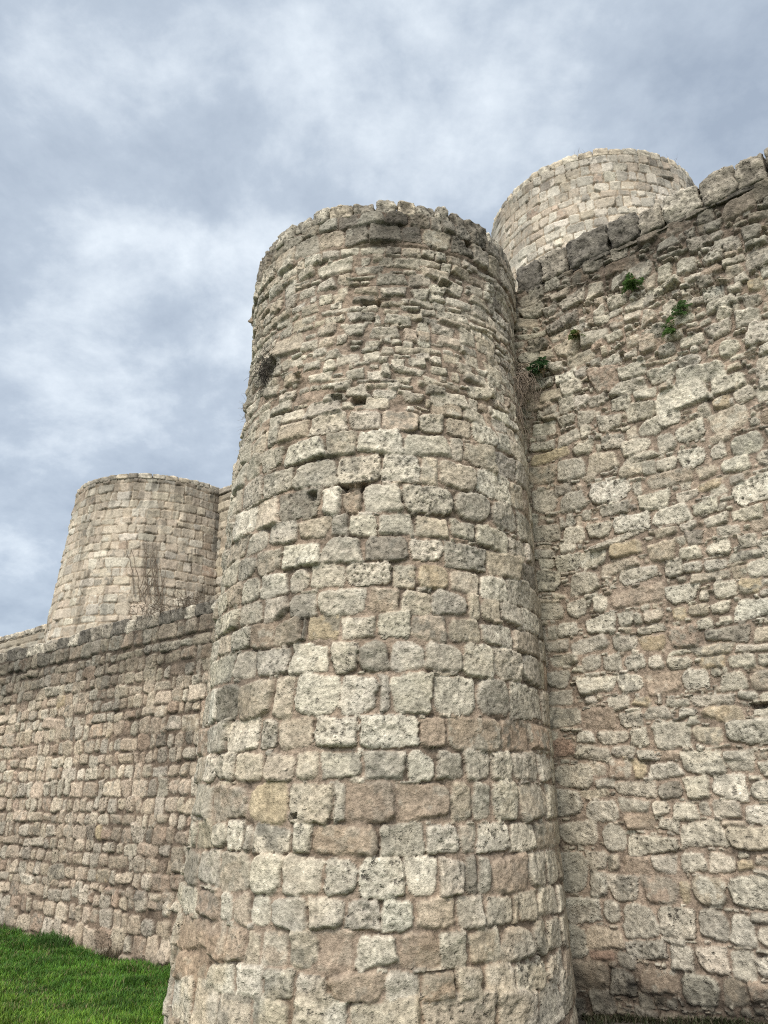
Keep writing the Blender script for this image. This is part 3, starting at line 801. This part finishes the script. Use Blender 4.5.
n = 230000
s = np.where(rng.random(n) < .75, rng.uniform(-14.5, -3.6, n), rng.uniform(-34, -14.5, n)); d = .06 + 4.6 * rng.random(n) ** 1.0
px, py = along(s, d)
cx, cy = TC(-2.0)
keep = (np.hypot(px - cx, py - cy) > TR(-2.0) + .05) & (px < -.5)
px, py, d = px[keep], py[keep], d[keep]
cl = fbm(px / .35, py / .35, 131, 3); cl2 = fbm(px / 1.1, py / 1.1, 135, 3)
hg = (.045 + .10 * cl ** 1.6 + .05 * (d < .5) * cl2) * (.6 + .7 * rng.random(len(px)))
lush = np.array((.075, .175, .020)); deep = np.array((.034, .090, .013)); yel = np.array((.145, .225, .026))
mixk = np.clip((cl2 - .35) * 2.4 + .25 * rng.normal(size=len(px)), 0, 1)[:, None]
bcol = deep * (1 - mixk) + lush * mixk
yk = (np.clip(sstep(.7, 3.4, d) * .8 + .3 * rng.normal(size=len(px)) - .05, 0, 1))[:, None]
bcol = (bcol * (1 - yk) + yel * yk) * 1.15
bcol *= (.7 + .6 * rng.random(len(px)))[:, None]
bcol *= (.72 + .56 * sstep(.35, .62, fbm(px / .22, py / .22, 151, 3)))[:, None]
dryk = rng.random(len(px)) < .05 + .10 * (cl < .40)
bcol[dryk] = np.array((.22, .19, .09)) * (.6 + .6 * rng.random((int(dryk.sum()), 1)))
nw = 5200
wi = rng.integers(0, len(px), nw); wi = wi[cl2[wi] > .5]
px = np.concatenate([px, px[wi] + .03 * rng.normal(size=len(wi))]); py = np.concatenate([py, py[wi] + .03 * rng.normal(size=len(wi))])
hg = np.concatenate([hg, .05 + .05 * rng.random(len(wi))]); d = np.concatenate([d, d[wi]])
wcol = np.array((.050, .105, .026)) * (.6 + .8 * rng.random((len(wi), 1)))
bcol = np.concatenate([bcol, wcol])
bw_ = np.concatenate([.0028 + .0035 * rng.random(len(px) - len(wi)), .009 + .010 * rng.random(len(wi))])
gr = link('grass', blades(px, py, hg, bw_, .25 + .6 * rng.random(len(px)), bcol, 'grass'), M_LEAF)
tag(gr, 'bright green grass growing below the lower wall', 'grass', kind='stuff')
# thin growth at the foot of the right wall and of the tower
n = 16000
s = rng.uniform(-2.4, 3.6, n); d = .01 + .9 * rng.random(n) ** 2.2
px, py = along(s, d)
cx, cy = TC(-1.6)
pa = fbm(px / .4, py / .4, 141, 3)
keep = (np.hypot(px - cx, py - cy) > TR(-1.6) + .05) & ((pa > .47 + .14 * rng.random(n)) | (d < .12))
px, py = px[keep], py[keep]
bcol = np.array((.032, .038, .017)) * (.6 + .9 * rng.random((len(px), 1)))
dry = (rng.random(len(px)) < .35)[:, None]
bcol = np.where(dry, np.array((.08, .068, .045)) * (.6 + .6 * rng.random((len(px), 1))), bcol)
gf = link('sparse_grass', blades(px, py, (.025 + .055 * rng.random(len(px))), .003 + .003 * rng.random(len(px)), .3 + .7 * rng.random(len(px)), bcol, 'sparse_grass'), M_LEAF)
tag(gf, 'thin dark grass and dry stalks at the foot of the right wall', 'grass', kind='stuff')

# ------------------------------------------------------------------ plants growing out of the walls
def frond_mesh(L, droop, seed, base):
    r = random.Random(seed); V = []; Fc = []; C = []
    seg = 14
    pts = []
    for k in range(seg + 1):
        t = k / seg
        pts.append(Vector((L * t * (1 - .15 * t), 0, L * (.55 * t - droop * t * t))))
    for k in range(seg):
        p, q = pts[k], pts[k + 1]; w = .0022 * (1 - k / seg) + .0008
        i = len(V)
        V += [p + Vector((0, -w, 0)), p + Vector((0, w, 0)), q + Vector((0, w, 0)), q + Vector((0, -w, 0))]
        Fc.append((i, i + 1, i + 2, i + 3)); C += [[c * .8 for c in base]] * 4
        t = (k + .5) / seg
        ll = L * .34 * math.sin(math.pi * min(1, .12 + t * .9)) * r.uniform(.75, 1.15)
        for sg in (-1, 1):
            c = p.lerp(q, r.random()); d = Vector((.45, sg * .9, r.uniform(-.35, .15))).normalized(); n_ = Vector((.9, -sg * .4, .1)).normalized()
            i = len(V); w2 = L * .04
            V += [c, c + d * ll * .5 + n_ * w2, c + d * ll + Vector((0, 0, -ll * .2)), c + d * ll * .5 - n_ * w2]
            Fc.append((i, i + 1, i + 2, i + 3)); k_ = r.uniform(.65, 1.35)
            C += [[x * k_ for x in base]] * 4
    return np_mesh('frond', [tuple(v) for v in V], Fc, C, smooth=False)

def wall_xyz(x, y, off=.05):
    s, z = wall_hit(x, y, off); p = P0 + WD * s + WN * off
    return (p[0], p[1], z)

def fern(x, y, size, nf, base, label, hang=0.0):
    loc = wall_xyz(x, y, .04)
    t = thing('wall_fern', label, 'fern', loc, 'ferns rooted in the right wall')
    out = math.atan2(WN[1], WN[0])
    for k in range(nf):
        tone = random.uniform(.85, 1.6); br_ = random.random() < .15
        f = link('frond', frond_mesh(size * random.uniform(.6, 1.1), random.uniform(.35, 1.2) + hang, random.random(), [c * tone for c in ((.16, .12, .06) if br_ else (base[0], base[1] * .86, base[2]))]), M_LEAF, t)
        f.location = (random.uniform(-.02, .02), random.uniform(-.02, .02), random.uniform(-size * .25, size * .25))
        f.rotation_euler = (random.uniform(-.5, .5), random.uniform(-.55, .35), out + random.uniform(-1.35, 1.35))
    return t
fern(635, 287, .19, 18, (.075, .16, .040), 'round bright green fern tuft just under the dark coping of the right wall')
fern(679, 312, .18, 13, (.075, .15, .045), 'tall straggly green fern, the rightmost of the tufts in the right wall')
fern(674, 330, .16, 12, (.08, .165, .04), 'small fern hanging just below the rightmost straggly one', .3)
fern(578, 336, .14, 14, (.11, .17, .045), 'small yellowish green fern between the dark fern and the bright round one')
fern(540, 368, .22, 20, (.035, .085, .028), 'dark green fern in the shady corner beside the near tower', .2)

def tube_set(lines, r0, r1, name):
    V = []; Fc = []
    for pts in lines:
        n = len(pts)
        for k, p in enumerate(pts):
            d = (pts[min(k + 1, n - 1)] - pts[max(k - 1, 0)]).normalized()
            a = d.orthogonal().normalized(); b_ = d.cross(a)
            r = r0 + (r1 - r0) * k / (n - 1)
            i = len(V)
            for q in range(3):
                an = q * 2 * math.pi / 3
                V.append(tuple(p + a * (math.cos(an) * r) + b_ * (math.sin(an) * r)))
            if k:
                for q in range(3):
                    Fc.append((i - 3 + q, i - 3 + (q + 1) % 3, i + (q + 1) % 3, i + q))
    return np_mesh(name, V, Fc)

def wander(p, d, n, step, curl, grav):
    pts = [Vector(p)]; d = Vector(d).normalized()
    for k in range(n):
        d = (d + Vector((random.gauss(0, curl), random.gauss(0, curl), random.gauss(0, curl) + grav))).normalized()
        pts.append(pts[-1] + d * step)
    return pts

WN3 = Vector((WN[0], WN[1], 0)); WD3 = Vector((WD[0], WD[1], 0))
# dead hanging bush in the corner between tower and wall
loc = Vector(wall_xyz(531, 378, .03))
sb = thing('dead_bush', 'grey-brown dead bush of hanging twigs, in the corner beside the right wall', 'dead bush', loc)
stems = [wander((random.uniform(-.05, .05), random.uniform(-.05, .05), random.uniform(-.12, .06)), WN3 * random.uniform(.5, 1.0) - WD3 * random.uniform(-.1, .55) + Vector((0, 0, random.uniform(-.1, .3))), 10, random.uniform(.035, .125), .14, -.14) for _ in range(50)]
link('stem', tube_set(stems, .006, .003, 'stem'), M_TWIG, sb)
tw = []
for s_ in stems:
    for _ in range(13):
        tw.append(wander(random.choice(s_[2:]), WN3 * random.uniform(-.3, .6) + WD3 * random.gauss(-.05, .5) + Vector((0, 0, random.uniform(-1.2, .2))), 8, .034, .28, -.25))
link('twig', tube_set(tw, .0042, .0016, 'twig'), M_TWIG, sb)
# dark dead clump on the tower's left flank
z = tower_z(372)
for _ in range(8):
    u = tower_u(264, z); p = tower_P(np.array(u), np.array(z), 0.0); z += (proj(*p)[1] - 372) * .0085
p = Vector(tower_P(np.array(u), np.array(z), -.02)); th = u / U_R
od = Vector((math.sin(th), -math.cos(th), 0)); td = Vector((math.cos(th), math.sin(th), 0))
db = thing('dead_bush', 'blackish dead clump of twigs in a hollow of the near tower, at its left edge', 'dead bush', p)
tw = [wander(td * random.gauss(0, .06) + Vector((0, 0, random.gauss(0, .1))), od * random.uniform(.1, .8) + td * random.gauss(0, .5) + Vector((0, 0, random.gauss(0, .7))), 7, .024, .4, -.06) for _ in range(170)]
link('twig', tube_set(tw, .0028, .001, 'twig'), M_DARKTWIG, db)
# stray twigs on the tower's left outline
for (x, y, lab) in ((249, 420, 'thin dead stalks sticking out of the near tower left edge, below the dark clump'),):
    z = tower_z(430)
    for _ in range(8):
        u = tower_u(x, z); p = tower_P(np.array(u), np.array(z), 0.0); z += (proj(*p)[1] - y) * .0085
    p = Vector(tower_P(np.array(u), np.array(z), 0.0)); th = u / U_R
    od = Vector((math.sin(th), -math.cos(th), 0))
    o = link('dead_stalk', tube_set([wander((0, 0, random.gauss(0, .16)), od + Vector((0, 0, random.gauss(0, .6))), 6, .022, .3, .03) for _ in range(26)], .0018, .0008, 'dead_stalk'), M_TWIG, None, p)
    tag(o, lab, 'dead stalks')
# dry growth on the lower wall's top and bare climber on the pale tower
def left_xyz(x, y, off=0.0): return wall_xyz(x, y, off)
for (x, y, nst, hgt, lab) in ((196, 601, 30, .085, 'dry brown weeds on the lower wall top, close to the near tower'), (158, 612, 26, .13, 'sparse dry stalks on the lower wall top, in front of the pale tower')):
    p = Vector(left_xyz(x, y, -.15)); p.z = L_TOP + .15
    o = thing('dry_weed', lab, 'weed', p, 'dry weeds on the lower wall')
    sk = [wander(WD3 * random.gauss(0, .3) + WN3 * random.uniform(-.1, .2), Vector((random.gauss(0, .5), random.gauss(0, .5), 1)), 7, hgt * .45, .25, .0) for _ in range(nst)]
    lv = [wander(random.choice(l_[1:]), Vector((random.gauss(0, .8), random.gauss(0, .8), .3)), 3, .05, .4, -.1) for l_ in sk for _ in range(4)]
    link('stalk', tube_set(sk + lv, .006, .002, 'stalk'), M_TWIG, o)
r_ = ray(148, 575)
h2 = np.hypot(*r_[:2]); t_ = (bc[0] * r_[0] + bc[1] * r_[1]) / h2 / h2
def far_tower_at(x, y):
    r = ray(x, y); t = 12.0
    for _ in range(60):
        p = r * t; d = np.hypot(p[0] - bc[0], p[1] - bc[1]) - (br - .0692 * (p[2] + 2.6)); t += d * .8
    return Vector(r * t)
cl = thing('bare_climber', 'bare climbing stems spread over the pale left tower above the lower wall', 'climbing plant', far_tower_at(144, 615))
base = far_tower_at(144, 615)
lines = []
for k in range(16):
    x0, y0 = random.uniform(132, 172), random.uniform(590, 612)
    pts = []; x, y = x0, y0; dx = random.gauss(0, .9)
    for q in range(random.randint(6, 16)):
        p = far_tower_at(x, y); o_ = Vector((p.x - bc[0], p.y - bc[1], 0)).normalized()
        pts.append(p + o_ * (.07 + .03 * random.random()) - base); x += dx + random.gauss(0, 1.1); y -= random.uniform(2.5, 5)
    lines.append(pts)
link('stem', tube_set(lines, .014, .006, 'stem'), M_TWIG, cl)
# wisps on the tall tower's rim
for (th, lab) in ((R_(-18), 'faint dry wisps on the rim of the tallest tower, left of its middle'), (R_(32), 'dry wisps on the rim of the tallest tower, at its right')):
    p = Vector((cc_[0] + 2.5 * math.sin(th), cc_[1] - 2.5 * math.cos(th), 14.72))
    o = link('dry_weed', tube_set([wander((random.gauss(0, .12), random.gauss(0, .05), 0), Vector((random.gauss(0, .4), random.gauss(0, .4), 1)), 6, .045, .25, 0) for _ in range(14)], .004, .001, 'dry_weed'), M_TWIG, None, p)
    tag(o, lab, 'weed', 'dry weeds on the tall tower')
# weeds at the foot of the lower wall
def tuft(x, y, nb, hgt, base, lab, spread, wid=.006):
    s, z = wall_hit(x, y); n = nb
    ss = s + spread * np.clip(rng.normal(size=n), -1.4, 1.4); dd = .05 + np.minimum(np.abs(rng.normal(size=n)), 1.4) * spread * .5
    px, py = along(ss, dd)
    c = np.array(base) * (.6 + .8 * rng.random((n, 1)))
    o = link('weed_tuft', blades(px, py, hgt * (.5 + .7 * rng.random(n)), wid * (.5 + rng.random(n)), .2 + .7 * rng.random(n), c, 'weed_tuft'), M_LEAF)
    tag(o, lab, 'weed', 'weeds at the foot of the lower wall')
tuft(62, 945, 420, .20, (.050, .105, .022), 'tall dark green weeds against the foot of the lower wall', .30)
tuft(114, 962, 120, .20, (.10, .080, .050), 'brownish dry weeds in the grass at the foot of the lower wall', .14, .004)
tuft(12, 931, 300, .17, (.055, .115, .022), 'leafy green weeds at the wall foot by the left picture edge', .35)

# ------------------------------------------------------------------ sky, sun, camera
SUN_EL, SUN_AZ = R_(47), R_(203)      # high, behind the eye and to its left (azimuth clockwise from +Y)
w = bpy.data.worlds.new('World'); scene.world = w; w.use_nodes = True
nt = w.node_tree; nt.nodes.clear()
out = N(nt, 'ShaderNodeOutputWorld')
sky = N(nt, 'ShaderNodeTexSky', sky_type='NISHITA', sun_disc=False, sun_elevation=SUN_EL, sun_rotation=SUN_AZ)
bg1 = N(nt, 'ShaderNodeBackground'); bg1.inputs[1].default_value = 0.09
nt.links.new(sky.outputs[0], bg1.inputs[0])
tc = N(nt, 'ShaderNodeTexCoord')
sep = N(nt, 'ShaderNodeSeparateXYZ'); nt.links.new(tc.outputs['Generated'], sep.inputs[0])
zz = N(nt, 'ShaderNodeMath', operation='MAXIMUM'); nt.links.new(sep.outputs[2], zz.inputs[0]); zz.inputs[1].default_value = 0.0
za = N(nt, 'ShaderNodeMath', operation='ADD'); nt.links.new(zz.outputs[0], za.inputs[0]); za.inputs[1].default_value = 0.42
dv = N(nt, 'ShaderNodeVectorMath', operation='DIVIDE'); nt.links.new(tc.outputs['Generated'], dv.inputs[0])
cb = N(nt, 'ShaderNodeCombineXYZ')
for i in range(3): nt.links.new(za.outputs[0], cb.inputs[i])
nt.links.new(cb.outputs[0], dv.inputs[1])
def cn(scale, detail, rough, dist, off):
    mp = N(nt, 'ShaderNodeMapping'); mp.inputs['Location'].default_value = off
    nt.links.new(dv.outputs[0], mp.inputs[0])
    n = N(nt, 'ShaderNodeTexNoise'); n.inputs['Scale'].default_value = scale; n.inputs['Detail'].default_value = detail
    n.inputs['Roughness'].default_value = rough; n.inputs['Distortion'].default_value = dist
    nt.links.new(mp.outputs[0], n.inputs['Vector'])
    return n.outputs['Fac']
c1 = cn(5.2, 12, .60, .1, (4.53, 19.25, 0)); c2 = cn(1.5, 4, .5, .2, (2.53, 14.1, 0))
ca = N(nt, 'ShaderNodeMath', operation='MULTIPLY_ADD'); nt.links.new(c2, ca.inputs[0]); ca.inputs[1].default_value = .65; nt.links.new(c1, ca.inputs[2])
cr = nt.nodes.new('ShaderNodeValToRGB')
e = cr.color_ramp.elements
e[0].position = .15; e[0].color = (.235, .278, .338, 1)
e[1].position = 1.0; e[1].color = (.53, .575, .615, 1)
q = e.new(.55); q.color = (.325, .372, .430, 1)
mr = N(nt, 'ShaderNodeMapRange'); mr.inputs[1].default_value = 0.57; mr.inputs[2].default_value = 1.06; mr.inputs[3].default_value = 0.0; mr.inputs[4].default_value = 1.0
nt.links.new(ca.outputs[0], mr.inputs[0]); nt.links.new(mr.outputs[0], cr.inputs[0])
# clouds glow towards the hidden sun, high behind the eye
sd = (math.sin(SUN_AZ) * math.cos(SUN_EL), math.cos(SUN_AZ) * math.cos(SUN_EL), math.sin(SUN_EL))
dt = N(nt, 'ShaderNodeVectorMath', operation='DOT_PRODUCT'); nt.links.new(tc.outputs['Generated'], dt.inputs[0]); dt.inputs[1].default_value = sd
gl = N(nt, 'ShaderNodeMapRange', interpolation_type='SMOOTHSTEP'); gl.inputs[1].default_value = .35; gl.inputs[2].default_value = 1.0; gl.inputs[3].default_value = 1.0; gl.inputs[4].default_value = 4.4
nt.links.new(dt.outputs['Value'], gl.inputs[0])
bg2 = N(nt, 'ShaderNodeBackground'); wm_ = N(nt, 'ShaderNodeMapRange', interpolation_type='SMOOTHSTEP'); wm_.inputs[1].default_value = .35; wm_.inputs[2].default_value = .9; wm_.inputs[3].default_value = 0; wm_.inputs[4].default_value = .56
nt.links.new(dt.outputs['Value'], wm_.inputs[0])
nt.links.new(mixc(nt, 'MIX', wm_.outputs[0], cr.outputs[0], (.475, .46, .43, 1)), bg2.inputs[0]); nt.links.new(gl.outputs[0], bg2.inputs[1])
mx = N(nt, 'ShaderNodeMixShader'); mx.inputs[0].default_value = .88
nt.links.new(bg1.outputs[0], mx.inputs[1]); nt.links.new(bg2.outputs[0], mx.inputs[2])
nt.links.new(mx.outputs[0], out.inputs[0])

sl = bpy.data.lights.new('sun', 'SUN'); sl.energy = 1.5; sl.angle = R_(14); sl.color = (1.0, .93, .83)
so = bpy.data.objects.new('sun', sl); col.objects.link(so)
so.rotation_euler = Vector((-sd[0], -sd[1], -sd[2])).to_track_quat('-Z', 'Y').to_euler()

cam = bpy.data.cameras.new('camera'); co = bpy.data.objects.new('camera', cam); col.objects.link(co)
cam.sensor_fit = 'VERTICAL'; cam.sensor_height = 24; cam.sensor_width = 18
cam.lens = F / 1024 * 24; cam.clip_start = .05; cam.clip_end = 2000
co.rotation_euler = (R_(90) + PITCH, 0, 0)
scene.camera = co
scene.view_settings.view_transform = 'Standard'; scene.view_settings.look = 'None'
scene.view_settings.exposure = 0.84; scene.view_settings.gamma = 1.0
scene.render.engine = 'CYCLES'
scene.cycles.use_denoising = False
scene.cycles.filter_width = 1.1
